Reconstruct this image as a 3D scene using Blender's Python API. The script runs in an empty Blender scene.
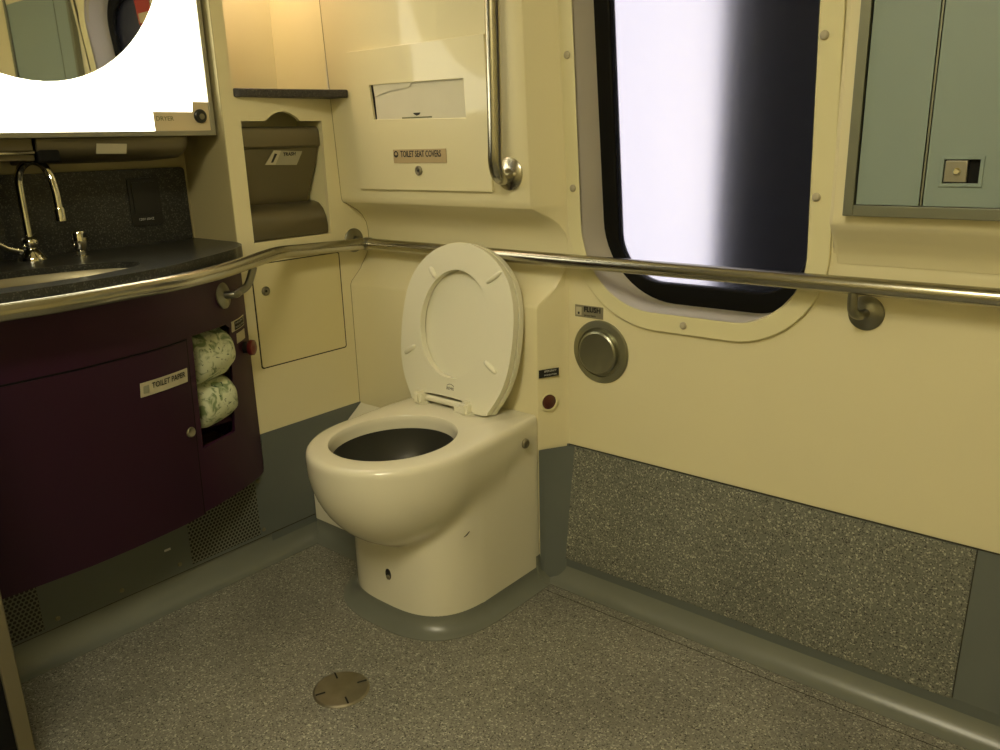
import bpy, bmesh, math, random
from mathutils import Vector, Matrix
random.seed(7)
SC = bpy.context.scene
COL = SC.collection
PI = math.pi
W = -0.045            # plane of the left wall

# ------------------------------------------------------------------ helpers
def mesh_obj(name, bm, mat, parent=None, smooth=False, angle=None, bevel=0, solid=0, label=None, recalc=True):
    if recalc: bmesh.ops.recalc_face_normals(bm, faces=bm.faces)
    me = bpy.data.meshes.new(name)
    bm.to_mesh(me); bm.free()
    o = bpy.data.objects.new(name, me)
    COL.objects.link(o)
    if mat: me.materials.append(mat)
    if smooth:
        for p in me.polygons: p.use_smooth = True
        if angle:
            try: me.set_sharp_from_angle(angle=math.radians(angle))
            except Exception: pass
    if solid:
        m = o.modifiers.new('solid', 'SOLIDIFY'); m.thickness = abs(solid); m.offset = -1 if solid > 0 else 1
    if bevel:
        m = o.modifiers.new('bevel', 'BEVEL'); m.width = bevel; m.segments = 3; m.limit_method = 'ANGLE'
        m.angle_limit = math.radians(40)
        for p in me.polygons: p.use_smooth = True
        m.harden_normals = True
    if parent:
        o.parent = parent
        o.matrix_parent_inverse = Matrix.Translation(-parent.location) if parent.type == 'EMPTY' else parent.matrix_basis.inverted()
    if label: o['label'] = label
    return o

def root(name, loc, label=None, cat=None, group=None, kind=None):
    o = bpy.data.objects.new(name, None); COL.objects.link(o)
    o.location = loc; o.empty_display_size = 0.05
    return tag(o, label, cat, group, kind)

def tag(o, label=None, cat=None, group=None, kind=None):
    if label: o['label'] = label
    if cat: o['category'] = cat
    if group: o['group'] = group
    if kind: o['kind'] = kind
    return o

def box(bm, x0, x1, y0, y1, z0, z1):
    v = [bm.verts.new((x, y, z)) for x in (x0, x1) for y in (y0, y1) for z in (z0, z1)]
    for f in ((0,1,3,2),(4,6,7,5),(0,4,5,1),(2,3,7,6),(0,2,6,4),(1,5,7,3)):
        bm.faces.new([v[i] for i in f])
    return bm

def bx(*a):
    return box(bmesh.new(), *a)

def frame_of(d):
    d = Vector(d).normalized()
    up = Vector((0,0,1)) if abs(d.z) < 0.95 else Vector((1,0,0))
    a = d.cross(up).normalized(); b = a.cross(d).normalized()
    return a, b

def tube(bm, pts, r, n=20, caps=True):
    """sweep a circle along a polyline (r number or list)"""
    pts = [Vector(p) for p in pts]
    rings = []; pa = None
    for i, p in enumerate(pts):
        if i == 0: d = pts[1]-pts[0]
        elif i == len(pts)-1: d = pts[-1]-pts[-2]
        else: d = (pts[i+1]-p).normalized()+(p-pts[i-1]).normalized()
        d.normalize()
        if pa is None: a, b = frame_of(d)
        else:
            a = (pa - d*pa.dot(d)).normalized(); b = a.cross(d).normalized()
        pa = a
        rr = r[i] if isinstance(r, (list, tuple)) else r
        rings.append([bm.verts.new(p + a*math.cos(t)*rr + b*math.sin(t)*rr) for t in [2*PI*k/n for k in range(n)]])
    for i in range(len(rings)-1):
        for k in range(n):
            bm.faces.new((rings[i][k], rings[i][(k+1)%n], rings[i+1][(k+1)%n], rings[i+1][k]))
    if caps:
        bm.faces.new(rings[0]); bm.faces.new(rings[-1])
    return bm

def catmull(pts, n=8):
    P = [Vector(p) for p in pts]; out = []
    for i in range(len(P)-1):
        p0 = P[max(i-1,0)]; p1 = P[i]; p2 = P[i+1]; p3 = P[min(i+2,len(P)-1)]
        for k in range(n):
            t = k/n
            out.append(0.5*((2*p1)+(-p0+p2)*t+(2*p0-5*p1+4*p2-p3)*t*t+(-p0+3*p1-3*p2+p3)*t**3))
    out.append(P[-1]); return out

def lathe(bm, prof, origin, axis, n=32):
    """prof: list of (radius, distance along axis)"""
    o = Vector(origin); d = Vector(axis).normalized(); a, b = frame_of(d)
    rings = []
    for r, h in prof:
        if r < 1e-6: rings.append([bm.verts.new(o+d*h)])
        else: rings.append([bm.verts.new(o+d*h+(a*math.cos(2*PI*k/n)+b*math.sin(2*PI*k/n))*r) for k in range(n)])
    for i in range(len(rings)-1):
        A, B = rings[i], rings[i+1]
        for k in range(n):
            k2 = (k+1) % n
            if len(A) == 1 and len(B) == 1: continue
            if len(A) == 1: bm.faces.new((A[0], B[k2], B[k]))
            elif len(B) == 1: bm.faces.new((A[k], A[k2], B[0]))
            else: bm.faces.new((A[k], A[k2], B[k2], B[k]))
    for R in (rings[0], rings[-1]):
        if len(R) > 1: bm.faces.new(R)
    return bm

def rrect(a0, a1, b0, b1, r, n=8):
    out = []
    for cx, cy, s in ((a1-r, b1-r, 0), (a0+r, b1-r, 1), (a0+r, b0+r, 2), (a1-r, b0+r, 3)):
        for k in range(n+1):
            t = PI/2*(s + k/n)
            out.append((cx + r*math.cos(t), cy + r*math.sin(t)))
    return out

def ellipse(ca, cb, ra, rb, n=48):
    return [(ca+ra*math.cos(2*PI*k/n), cb+rb*math.sin(2*PI*k/n)) for k in range(n)]

def planar(outer, holes=(), cuts_a=(), cuts_b=()):
    """flat filled polygon in (a,b) with holes, cut by lines a=const / b=const"""
    bm = bmesh.new()
    for loop in [outer]+list(holes):
        vs = [bm.verts.new((p[0], p[1], 0)) for p in loop]
        for i in range(len(vs)): bm.edges.new((vs[i], vs[(i+1) % len(vs)]))
    bmesh.ops.triangle_fill(bm, use_beauty=True, use_dissolve=False, edges=bm.edges[:])
    for c in cuts_a:
        bmesh.ops.bisect_plane(bm, geom=bm.verts[:]+bm.edges[:]+bm.faces[:], plane_co=(c,0,0), plane_no=(1,0,0), dist=1e-6)
    for c in cuts_b:
        bmesh.ops.bisect_plane(bm, geom=bm.verts[:]+bm.edges[:]+bm.faces[:], plane_co=(0,c,0), plane_no=(0,1,0), dist=1e-6)
    return bm

def extrude_flat(bm, mapf, d):
    """map flat (a,b) sheet through mapf, then give it thickness by the vector d"""
    for v in bm.verts: v.co = Vector(mapf(v.co.x, v.co.y))
    r = bmesh.ops.extrude_face_region(bm, geom=bm.faces[:])
    vs = [e for e in r['geom'] if isinstance(e, bmesh.types.BMVert)]
    bmesh.ops.translate(bm, verts=vs, vec=Vector(d))
    return bm

def text_obj(body, size, loc, xdir, ydir, mat, parent, name='lettering', align='LEFT', depth=0.0003, bold=0.0, width=None, wrap=None):
    cu = bpy.data.curves.new(name, 'FONT'); cu.body = body; cu.size = size; cu.align_x = align; cu.align_y = 'CENTER'
    cu.extrude = depth; cu.offset = bold; cu.resolution_u = 2
    t = bpy.data.objects.new(name+'_tmp', cu); COL.objects.link(t)
    bpy.context.view_layer.update()
    me = bpy.data.meshes.new_from_object(t.evaluated_get(bpy.context.evaluated_depsgraph_get()))
    bpy.data.objects.remove(t)
    X = Vector(xdir).normalized(); Y = Vector(ydir); Y = (Y - X*Y.dot(X)).normalized(); Z = X.cross(Y)
    M = Matrix(((X.x,Y.x,Z.x,loc[0]),(X.y,Y.y,Z.y,loc[1]),(X.z,Y.z,Z.z,loc[2]),(0,0,0,1)))
    if width:
        xs = [v.co.x for v in me.vertices]; k = width/(max(xs)-min(xs))
        for v in me.vertices: v.co.x *= k
    me.transform(M)
    if wrap:
        for v in me.vertices: v.co = wrap(v.co)
    me.name = name
    o = bpy.data.objects.new(name, me); COL.objects.link(o)
    me.materials.clear(); me.materials.append(mat)
    if parent:
        o.parent = parent
        o.matrix_parent_inverse = Matrix.Translation(-parent.location) if parent.type == 'EMPTY' else parent.matrix_basis.inverted()
    return o

def lerp(a, b, t): return a+(b-a)*t
def interp(x, xs, ys):
    if x <= xs[0]: return ys[0]
    for i in range(len(xs)-1):
        if x <= xs[i+1]:
            return lerp(ys[i], ys[i+1], (x-xs[i])/(xs[i+1]-xs[i]))
    return ys[-1]

# ------------------------------------------------------------------ materials
def mat(name, col, rough=0.5, metal=0.0, spec=0.5, var=0.0, vscale=6, bump=0.0, bscale=200, emit=None, es=1.0, coat=0.0, stretch=None):
    m = bpy.data.materials.new(name); m.use_nodes = True
    nt = m.node_tree; b = nt.nodes['Principled BSDF']
    b.inputs['Base Color'].default_value = (*col, 1)
    b.inputs['Roughness'].default_value = rough
    b.inputs['Metallic'].default_value = metal
    b.inputs['Specular IOR Level'].default_value = spec
    b.inputs['Coat Weight'].default_value = coat; b.inputs['Coat Roughness'].default_value = .07
    if emit:
        b.inputs['Emission Color'].default_value = (*emit, 1); b.inputs['Emission Strength'].default_value = es
    tc = nt.nodes.new('ShaderNodeTexCoord'); mp = nt.nodes.new('ShaderNodeMapping')
    nt.links.new(tc.outputs['Object'], mp.inputs['Vector'])
    if stretch: mp.inputs['Scale'].default_value = stretch
    if var:
        n = nt.nodes.new('ShaderNodeTexNoise'); n.inputs['Scale'].default_value = vscale; n.inputs['Detail'].default_value = 5
        nt.links.new(mp.outputs[0], n.inputs['Vector'])
        mx = nt.nodes.new('ShaderNodeMix'); mx.data_type = 'RGBA'
        mx.inputs[6].default_value = (*[c*(1-var) for c in col], 1)
        mx.inputs[7].default_value = (*[min(1, c*(1+var)) for c in col], 1)
        nt.links.new(n.outputs['Fac'], mx.inputs[0]); nt.links.new(mx.outputs[2], b.inputs['Base Color'])
    if bump:
        n2 = nt.nodes.new('ShaderNodeTexNoise'); n2.inputs['Scale'].default_value = bscale; n2.inputs['Detail'].default_value = 2
        nt.links.new(mp.outputs[0], n2.inputs['Vector'])
        bp = nt.nodes.new('ShaderNodeBump'); bp.inputs['Strength'].default_value = bump; bp.inputs['Distance'].default_value = 0.002
        nt.links.new(n2.outputs['Fac'], bp.inputs['Height']); nt.links.new(bp.outputs[0], b.inputs['Normal'])
    return m

def speckle(name, base, light, dark, scale=230, rough=0.55):
    m = bpy.data.materials.new(name); m.use_nodes = True
    nt = m.node_tree; b = nt.nodes['Principled BSDF']; b.inputs['Roughness'].default_value = rough
    tc = nt.nodes.new('ShaderNodeTexCoord')
    def vor(sc, off):
        mp = nt.nodes.new('ShaderNodeMapping'); mp.inputs['Location'].default_value = (off, off*1.7, off*.6)
        nt.links.new(tc.outputs['Object'], mp.inputs['Vector'])
        v = nt.nodes.new('ShaderNodeTexVoronoi'); v.inputs['Scale'].default_value = sc
        nt.links.new(mp.outputs[0], v.inputs['Vector'])
        s = nt.nodes.new('ShaderNodeSeparateColor'); nt.links.new(v.outputs['Color'], s.inputs[0]); return s
    def ramp(src, stops):
        r = nt.nodes.new('ShaderNodeValToRGB'); r.color_ramp.interpolation = 'CONSTANT'
        while len(r.color_ramp.elements) < len(stops): r.color_ramp.elements.new(0.5)
        for e, (p, c) in zip(r.color_ramp.elements, stops): e.position = p; e.color = (c, c, c, 1)
        nt.links.new(src, r.inputs[0]); return r
    def mixc(a, col, fac):
        mx = nt.nodes.new('ShaderNodeMix'); mx.data_type = 'RGBA'
        nt.links.new(fac, mx.inputs[0])
        if isinstance(a, tuple): mx.inputs[6].default_value = (*a, 1)
        else: nt.links.new(a, mx.inputs[6])
        mx.inputs[7].default_value = (*col, 1); return mx.outputs[2]
    s1 = vor(scale, 0.0); s2 = vor(scale*1.35, 3.1)
    c = mixc(base, light, ramp(s1.outputs[0], [(0, 0), (0.80, 0.45), (0.93, 1)]).outputs[0])
    c = mixc(c, dark, ramp(s2.outputs[1], [(0, 0), (0.80, 0.5), (0.92, 1)]).outputs[0])
    n = nt.nodes.new('ShaderNodeTexNoise'); n.inputs['Scale'].default_value = 3.2; n.inputs['Detail'].default_value = 6
    nt.links.new(tc.outputs['Object'], n.inputs['Vector'])
    r = nt.nodes.new('ShaderNodeMapRange'); r.inputs[1].default_value = .35; r.inputs[2].default_value = .65; r.inputs[3].default_value = .82; r.inputs[4].default_value = 1.08
    nt.links.new(n.outputs['Fac'], r.inputs[0])
    ml = nt.nodes.new('ShaderNodeVectorMath'); ml.operation = 'SCALE'
    nt.links.new(c, ml.inputs[0]); nt.links.new(r.outputs[0], ml.inputs['Scale'])
    nt.links.new(ml.outputs[0], b.inputs['Base Color'])
    return m

M = {}
M['cream'] = mat('cream_moulded_panel', (.74,.68,.43), .42, var=.03, vscale=3, coat=.55)
M['cream2'] = mat('cream_plastic_trim', (.74,.69,.42), .32, var=.02)
M['cream_dark'] = mat('shaded_cream_recess', (.42,.37,.20), .5, var=.04)  # wall cream with the alcove's shade mixed into its colour
M['door_cream'] = mat('cream_painted_door', (.70,.63,.35), .38, var=.04)
M['reveal'] = mat('stone_grey_window_reveal', (.74,.69,.60), .5)
M['skirt'] = mat('grey_vinyl_skirting', (.115,.130,.118), .42, var=.10, vscale=8)
M['cove'] = mat('grey_vinyl_cove', (.15,.16,.13), .3, var=.12, vscale=9)
M['caulk'] = mat('dark_caulk', (.03,.025,.01), .7)
M['floor'] = speckle('speckled_vinyl_floor', (.205,.20,.165), (.46,.45,.37), (.045,.04,.03), 300, .42)
M['panel'] = speckle('speckled_vinyl_panel', (.155,.16,.13), (.42,.42,.33), (.035,.035,.03), 330, .5)
M['ceramic'] = mat('toilet_ceramic', (.74,.71,.56), .16, var=.02, coat=.3)
M['seat'] = mat('toilet_seat_plastic', (.80,.78,.62), .2, coat=.2)
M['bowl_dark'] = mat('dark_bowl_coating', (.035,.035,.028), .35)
M['steel'] = mat('brushed_stainless', (.50,.47,.38), .3, metal=1, bump=.25, bscale=40, stretch=(1,1,30))
M['rail'] = mat('satin_rail_steel', (.45,.43,.35), .24, metal=1)
M['rail_dark'] = mat('satin_rail_steel_worn', (.26,.255,.21), .34, metal=1)
M['chrome'] = mat('polished_chrome', (.78,.76,.68), .08, metal=1)
M['button'] = mat('grey_steel_button', (.30,.30,.22), .34, metal=.9)
M['dispenser'] = mat('brushed_bronze_steel', (.16,.14,.085), .38, metal=.7, bump=.15, bscale=60)
M['solid'] = speckle('dark_solid_surface', (.022,.023,.020), (.11,.11,.09), (.008,.008,.008), 420, .3)
M['shelf'] = speckle('charcoal_shelf_surface', (.045,.04,.035), (.12,.11,.09), (.01,.01,.01), 420, .5)
M['purple'] = mat('aubergine_laminate', (.032,.006,.023), .5, spec=.3, var=.12, vscale=4)
M['purple2'] = mat('aubergine_door_laminate', (.026,.005,.018), .5, spec=.3, var=.12, vscale=4)
M['black'] = mat('black_rubber', (.006,.006,.006), .5, spec=.15)
M['blackplastic'] = mat('black_plastic', (.012,.012,.010), .3)
M['locker'] = mat('grey_green_locker_enamel', (.235,.30,.27), .42, var=.05, vscale=3)
M['locker_frame'] = mat('anodised_locker_frame', (.20,.21,.16), .4, metal=.6)
M['tag'] = mat('cream_label_plate', (.50,.46,.32), .5)
M['tag_grey'] = mat('grey_label_plate', (.27,.25,.17), .45, metal=.3)
M['tag_tan'] = mat('tan_label_plate', (.44,.34,.18), .5)
M['ink'] = mat('black_ink', (.012,.012,.01), .6)
M['blue'] = mat('blue_ink', (.02,.12,.3), .6)
M['white'] = mat('white_print', (.6,.6,.55), .6)
M['red'] = mat('red_push_button', (.11,.008,.008), .3, coat=.4)
M['dark_red'] = mat('dark_red_push_button', (.07,.012,.008), .3, coat=.4)
M['sticker_red'] = mat('red_sticker', (.42,.04,.03), .5)
M['sticker_cream'] = mat('pale_sticker', (.62,.50,.30), .5)
M['paper'] = mat('folded_paper', (.66,.63,.50), .8, var=.06, vscale=14, bump=.2, bscale=30)
M['mirror'] = mat('mirror_glass', (.88,.88,.84), .015, metal=1)
M['alu'] = mat('aluminium_frame', (.36,.35,.28), .38, metal=.8)
M['basin'] = mat('stainless_basin', (.30,.27,.18), .45, metal=.8)
M['screw'] = mat('dull_screw_steel', (.24,.22,.15), .45, metal=.7)
M['screw_cream'] = mat('nylon_screw_cap', (.42,.38,.27), .5)
M['lightpanel'] = mat('backlit_frosted_panel', (.8,.8,.75), .5, emit=(1,.94,.72), es=5.2)
M['ceil_light'] = mat('ceiling_lamp_diffuser', (.8,.8,.7), .5, emit=(1,.90,.64), es=33)
M['niche_light'] = mat('niche_lamp_diffuser', (.8,.7,.6), .5, emit=(1,.70,.52), es=22)
M['station'] = mat('station_light_tube_panel', (.8,.8,.8), .5, emit=(.84,.81,1.0), es=.86)
M['tunnel'] = mat('dark_tunnel_wall', (.01,.01,.01), .9)
M['jamb'] = mat('beige_partition_edge', (.12,.105,.06), .5, var=.06)
M['wall_back'] = mat('cream_wall_paint', (.66,.59,.33), .45, var=.03)

# frosted window glass
m = bpy.data.materials.new('frosted_window_glass'); m.use_nodes = True
b = m.node_tree.nodes['Principled BSDF']
b.inputs['Base Color'].default_value = (1,1,1,1); b.inputs['Transmission Weight'].default_value = 1
b.inputs['Roughness'].default_value = .46; b.inputs['IOR'].default_value = 1.18; b.inputs['Specular IOR Level'].default_value = .1
M['glass'] = m

# wrapped paper roll: pale wrapper with green leaf print
m = bpy.data.materials.new('printed_roll_wrapper'); m.use_nodes = True; nt = m.node_tree
b = nt.nodes['Principled BSDF']; b.inputs['Roughness'].default_value = .6
tc = nt.nodes.new('ShaderNodeTexCoord')
def _n(scale, dist, lo, hi):
    n = nt.nodes.new('ShaderNodeTexNoise'); n.inputs['Scale'].default_value = scale; n.inputs['Detail'].default_value = 3; n.inputs['Distortion'].default_value = dist
    nt.links.new(tc.outputs['Object'], n.inputs['Vector'])
    r = nt.nodes.new('ShaderNodeMapRange'); r.inputs[1].default_value = lo; r.inputs[2].default_value = hi
    nt.links.new(n.outputs['Fac'], r.inputs[0]); return r.outputs[0]
mx = nt.nodes.new('ShaderNodeMix'); mx.data_type = 'RGBA'; mx.inputs[6].default_value = (.62,.66,.46,1); mx.inputs[7].default_value = (.20,.27,.13,1)
nt.links.new(_n(32, 1.2, .50, .62), mx.inputs[0])
mx2 = nt.nodes.new('ShaderNodeMix'); mx2.data_type = 'RGBA'; mx2.inputs[7].default_value = (.05,.10,.05,1)
nt.links.new(mx.outputs[2], mx2.inputs[6]); nt.links.new(_n(48, 2.5, .63, .68), mx2.inputs[0])
nt.links.new(mx2.outputs[2], b.inputs['Base Color'])
bp = nt.nodes.new('ShaderNodeBump'); bp.inputs['Strength'].default_value = .6; bp.inputs['Distance'].default_value = .006
nz = nt.nodes.new('ShaderNodeTexNoise'); nz.inputs['Scale'].default_value = 28; nt.links.new(tc.outputs['Object'], nz.inputs['Vector'])
nt.links.new(nz.outputs['Fac'], bp.inputs['Height']); nt.links.new(bp.outputs[0], b.inputs['Normal'])
M['wrapper'] = m

# perforated grille: grey sheet punched with staggered round holes
def perforated(name, col, pitch=.0085, rad=.0031):
    m = bpy.data.materials.new(name); m.use_nodes = True; nt = m.node_tree
    b = nt.nodes['Principled BSDF']; b.inputs['Roughness'].default_value = .45
    tc = nt.nodes.new('ShaderNodeTexCoord'); sp = nt.nodes.new('ShaderNodeSeparateXYZ')
    nt.links.new(tc.outputs['Object'], sp.inputs[0])
    def math_(op, a, b_=None):
        n = nt.nodes.new('ShaderNodeMath'); n.operation = op
        for i, s in enumerate((a, b_)):
            if s is None: continue
            if isinstance(s, (int, float)): n.inputs[i].default_value = s
            else: nt.links.new(s, n.inputs[i])
        return n.outputs[0]
    px, pz = pitch, pitch*1.732
    def lattice(ox, oz):
        u = math_('PINGPONG', math_('ADD', sp.outputs[1], 10+ox), px/2)
        v = math_('PINGPONG', math_('ADD', sp.outputs[2], 10+oz), pz/2)
        return math_('LESS_THAN', math_('SQRT', math_('ADD', math_('MULTIPLY', u, u), math_('MULTIPLY', v, v))), rad)
    f = math_('MAXIMUM', lattice(0, 0), lattice(px/2, pz/2))
    mx = nt.nodes.new('ShaderNodeMix'); mx.data_type = 'RGBA'
    mx.inputs[6].default_value = (*col, 1); mx.inputs[7].default_value = (.004,.004,.003,1)
    nt.links.new(f, mx.inputs[0]); nt.links.new(mx.outputs[2], b.inputs['Base Color'])
    return m
M['grille'] = perforated('perforated_grey_sheet', (.15,.155,.12), .0105, .0037)

# ------------------------------------------------------------------ wall profile
def fy(z):   # y of the window-side wall at height z (bellied train wall)
    return interp(z, [0, .07, .377, .9, 1.45, 2.2], [.045, .045, .088, .090, .050, -.03])
ZC = [.07, .377, .9, 1.1, 1.3, 1.45, 1.7]

# ------------------------------------------------------------------ floor / ceiling / outer walls
XM, YM, ZM = 2.75, -2.35, 2.2
o = mesh_obj('floor', bx(-.50, XM+.05, YM-.05, .25, -.03, 0), M['floor']); tag(o, kind='structure')
o = mesh_obj('ceiling', bx(-.50, XM+.05, YM-.05, .25, ZM, ZM+.03), M['wall_back']); tag(o, kind='structure')
o = mesh_obj('wall_rear', bx(-.50, XM, YM-.03, YM, 0, ZM), M['wall_back']); tag(o, kind='structure')
o = mesh_obj('wall_far', bx(XM, XM+.03, YM, .2, 0, ZM), M['wall_back']); tag(o, kind='structure')

# window-side wall with opening
WI = (.740, 1.283, .757, 1.74, .145)     # inner opening x0,x1,z0,z1,r
bm = planar([(.665,0),(XM,0),(XM,ZM),(.665,ZM)], [rrect(WI[0]-.004, WI[1]+.004, WI[2]-.004, WI[3]+.004, .17)], cuts_b=ZC)
o = mesh_obj('wall_right', extrude_flat(bm, lambda a,b_: (a, fy(b_), b_), (0,.008,0)), M['cream']); tag(o, kind='structure')

# skirting (grey) on the window-side wall, speckled infill and cove
bm = planar([(.663,0),(XM,0),(XM,.377),(.663,.377)], cuts_b=[.07])
o = mesh_obj('trim_1', extrude_flat(bm, lambda a,b_: (a, fy(b_)-.004, b_), (0,.005,0)), M['skirt']); tag(o, kind='structure')
bm = planar(rrect(.703,1.647,.068,.374,.004,3), cuts_b=[.07])
o = mesh_obj('trim_2', extrude_flat(bm, lambda a,b_: (a, fy(b_)-.0062, b_), (0,.0025,0)), M['panel']); tag(o, kind='structure')
bm = bmesh.new()
tube(bm, [(.70, fy(.3765)-.0045, .3775), (XM, fy(.3765)-.0045, .3775)], .0015, 6)
for a, b_ in (((.7015,fy(.07)-.005,.07),(.7015,fy(.376)-.005,.376)), ((1.6485,fy(.07)-.005,.07),(1.6485,fy(.376)-.005,.376))):
    tube(bm, [a, b_], .0007, 6)
o = mesh_obj('trim_3', bm, M['caulk']); tag(o, kind='structure')

def cove(path, w=.045, h=.072, name='baseboard_right', closed=False, n=8):
    """concave quarter cove swept along floor path; path points = (x,y,outward normal nx,ny)"""
    bm = bmesh.new(); rings = []
    for (x, y, nx, ny) in path:
        ring = []
        for k in range(n+1):
            t = PI/2*k/n
            # concave: from floor (distance w out from wall) to wall (height h)
            d = w*(1-math.sin(t)); z = h*(1-math.cos(t))+.0015
            ring.append(bm.verts.new((x+nx*d, y+ny*d, z)))
        ring.append(bm.verts.new((x-nx*.006, y-ny*.006, h+.001)))
        ring.append(bm.verts.new((x-nx*.006, y-ny*.006, 0)))
        ring.append(bm.verts.new((x+nx*w, y+ny*w, 0)))
        rings.append(ring)
    for i in range(len(rings)-1):
        m_ = len(rings[i])
        for k in range(m_):
            bm.faces.new((rings[i][k], rings[i][(k+1)%m_], rings[i+1][(k+1)%m_], rings[i+1][k]))
    bm.faces.new(rings[0]); bm.faces.new(rings[-1])
    o = mesh_obj(name, bm, M['cove'], smooth=True, angle=35); tag(o, kind='structure'); return o
# cove: from left wall, around the box, around the toilet foot, along the window wall
TX = .46
def foot_r(th):
    return None
footpath = []
# foot outline (counter from left-rear round the front to right-rear), superellipse corner
def foot_outline(n=40, grow=0.0):
    """list of (x,y,nx,ny) of the pedestal outline"""
    a, yf, yr = .195, -.378, .003
    pts = []
    b = .20
    for k in range(n+1):
        t = PI + PI*k/n
        c, s = math.cos(t), math.sin(t)
        e = 2/2.9
        x = a*math.copysign(abs(c)**e, c); y = b*math.copysign(abs(s)**e, s)
        pts.append((TX+x, yf+b+y))
    return pts
#FOOTCOVE
cove([(W, -1.16, 1, 0), (W, -.26, 1, 0), (W, -.195, 1, 0)], .045, .072, 'baseboard_left')
cove([(W, -.198, 0, -1), (.268, -.198, 0, -1)], .04, .072, 'baseboard_2')
cove([(.657, .045, 0, -1), (.70, .045, 0, -1), (XM, .045, 0, -1)], .047, .072, 'baseboard_right')
cove([(.655, -.01, 1, 0), (.655, .044, 1, 0)], .042, .072, 'baseboard_3')
# floor seam line parallel to the window wall
o = mesh_obj('trim_4', bx(.705, XM, -.032, -.0305, 0, .0006), M['caulk']); tag(o, kind='structure')

# ------------------------------------------------------------------ left wall with openings
nich = (-.325, .02, 1.295, 1.80); tow = (-.310, -.052, .905, 1.216)
tow_out = [(tow[0],tow[2]),(tow[1],tow[2]),(tow[1],tow[3])]
for k in range(13):                      # raised finger scoop at the top of the recess
    t = k/12; yy = lerp(-.125, -.235, t); tow_out.append((yy, tow[3]+.024*math.sin(PI*t)**.8))
tow_out.append((tow[0],tow[3]))
bm = planar([(-.36,0),(.14,0),(.14,ZM),(-.36,ZM)], [[(nich[0],nich[2]),(nich[1],nich[2]),(nich[1],nich[3]),(nich[0],nich[3])], tow_out])
o = mesh_obj('wall_left', extrude_flat(bm, lambda a,b_: (W, a, b_), (-.012,0,0)), M['cream']); tag(o, kind='structure')
# alcove around the vanity (side, back)
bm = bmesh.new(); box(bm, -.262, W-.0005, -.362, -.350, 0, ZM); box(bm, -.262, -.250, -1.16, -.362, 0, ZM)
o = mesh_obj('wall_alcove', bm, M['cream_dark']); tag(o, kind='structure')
# niche shell
bm = bmesh.new()
box(bm, -.300, -.290, nich[0], .05, 1.26, nich[3]); box(bm, -.29, W-.012, nich[0]-.008, nich[0], 1.26, nich[3])
box(bm, -.29, W-.012, nich[0], .05, nich[3], nich[3]+.008); box(bm, -.29, W-.012, -.012, -.004, 1.26, nich[3])
o = mesh_obj('wall_niche', bm, M['cream2']); tag(o, kind='structure')
# recess behind the towel unit
bm = bmesh.new()
x0 = -.16
box(bm, x0-.008, x0, tow[0]-.03, tow[1]+.03, tow[2]-.01, tow[3]+.03)
box(bm, x0, W-.012, tow[0]-.008, tow[0], tow[2]-.01, tow[3]+.03); box(bm, x0, W-.012, tow[1], tow[1]+.008, tow[2]-.01, tow[3]+.03)
box(bm, x0, W-.012, tow[0], tow[1], tow[2]-.008, tow[2]); box(bm, x0, W-.012, tow[0], tow[1], tow[3]+.026, tow[3]+.03)
o = mesh_obj('wall_towel_recess', bm, M['cream2']); tag(o, kind='structure')

# skirting on the left wall
bm = planar([(-.36,0),(.02,0),(.02,.377),(-.36,.377)])
o = mesh_obj('trim_5', extrude_flat(bm, lambda a,b_: (W+.003, a, b_), (-.004,0,0)), M['skirt']); tag(o, kind='structure')
# ------------------------------------------------------------------ moulded panel behind the toilet
prof = [(.005,0,.655,.690),(.005,.07,.6555,.690),(.005,.20,.656,.690),(.005,.377,.657,.690),(.005,.745,.660,.690),(.010,.756,.661,.690),(.048,.790,.676,.690),(.054,.800,.680,.690),(.072,.822,.685,.691),(.085,.845,.690,.692),
        (.089,.87,.692,.694),(.089,.90,.692,.694),(.084,.925,.690,.694),(.070,.948,.680,.694),(.050,.965,.668,.694),(.020,.982,.656,.694),
        (.002,.990,.653,.694),(-.003,.998,.652,.694),(-.004,1.01,.652,.694),(-.022,1.45,.652,.694),(-.05,ZM,.652,.694)]
bm = bmesh.new(); rows = []
for (y, z, xr, xo) in prof:
    row = [bm.verts.new((W, y, z)), bm.verts.new((W+.05, y, z)), bm.verts.new((xr-.012, y, z))]
    # small rounded arris, then the flank back to the window wall
    yb = max(fy(z)-.001, y+.001)
    row.append(bm.verts.new((xr-.003, lerp(y, yb, .03), z)))
    row.append(bm.verts.new((xr+.002, lerp(y, yb, .12), z)))
    row.append(bm.verts.new((lerp(xr+.002, xo, .8), lerp(y, yb, .85), z)))
    row.append(bm.verts.new((xo+.006, yb+.001, z)))
    rows.append(row)
for i in range(len(rows)-1):
    for k in range(len(rows[i])-1):
        bm.faces.new((rows[i][k], rows[i][k+1], rows[i+1][k+1], rows[i+1][k]))
o = mesh_obj('wall_toilet_surround', bm, M['cream'], smooth=True, angle=28, solid=0)
tag(o, kind='structure')
# grey skirting on the flank of that panel
bm = planar([(0,.0),(1,.0),(1,.377),(0,.377)], cuts_a=[.15,.85], cuts_b=[.07])
def flank(a, b_):
    yb = fy(b_)-.006
    return (interp(a,[0,.15,.85,1],[.662,.668,.702,.718]), interp(a,[0,.15,.85,1],[.000,.012,yb-.012,yb]), b_)
o = mesh_obj('trim_6', extrude_flat(bm, flank, (0,.002,0)), M['skirt'], smooth=True, angle=50); tag(o, kind='structure')

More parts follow.
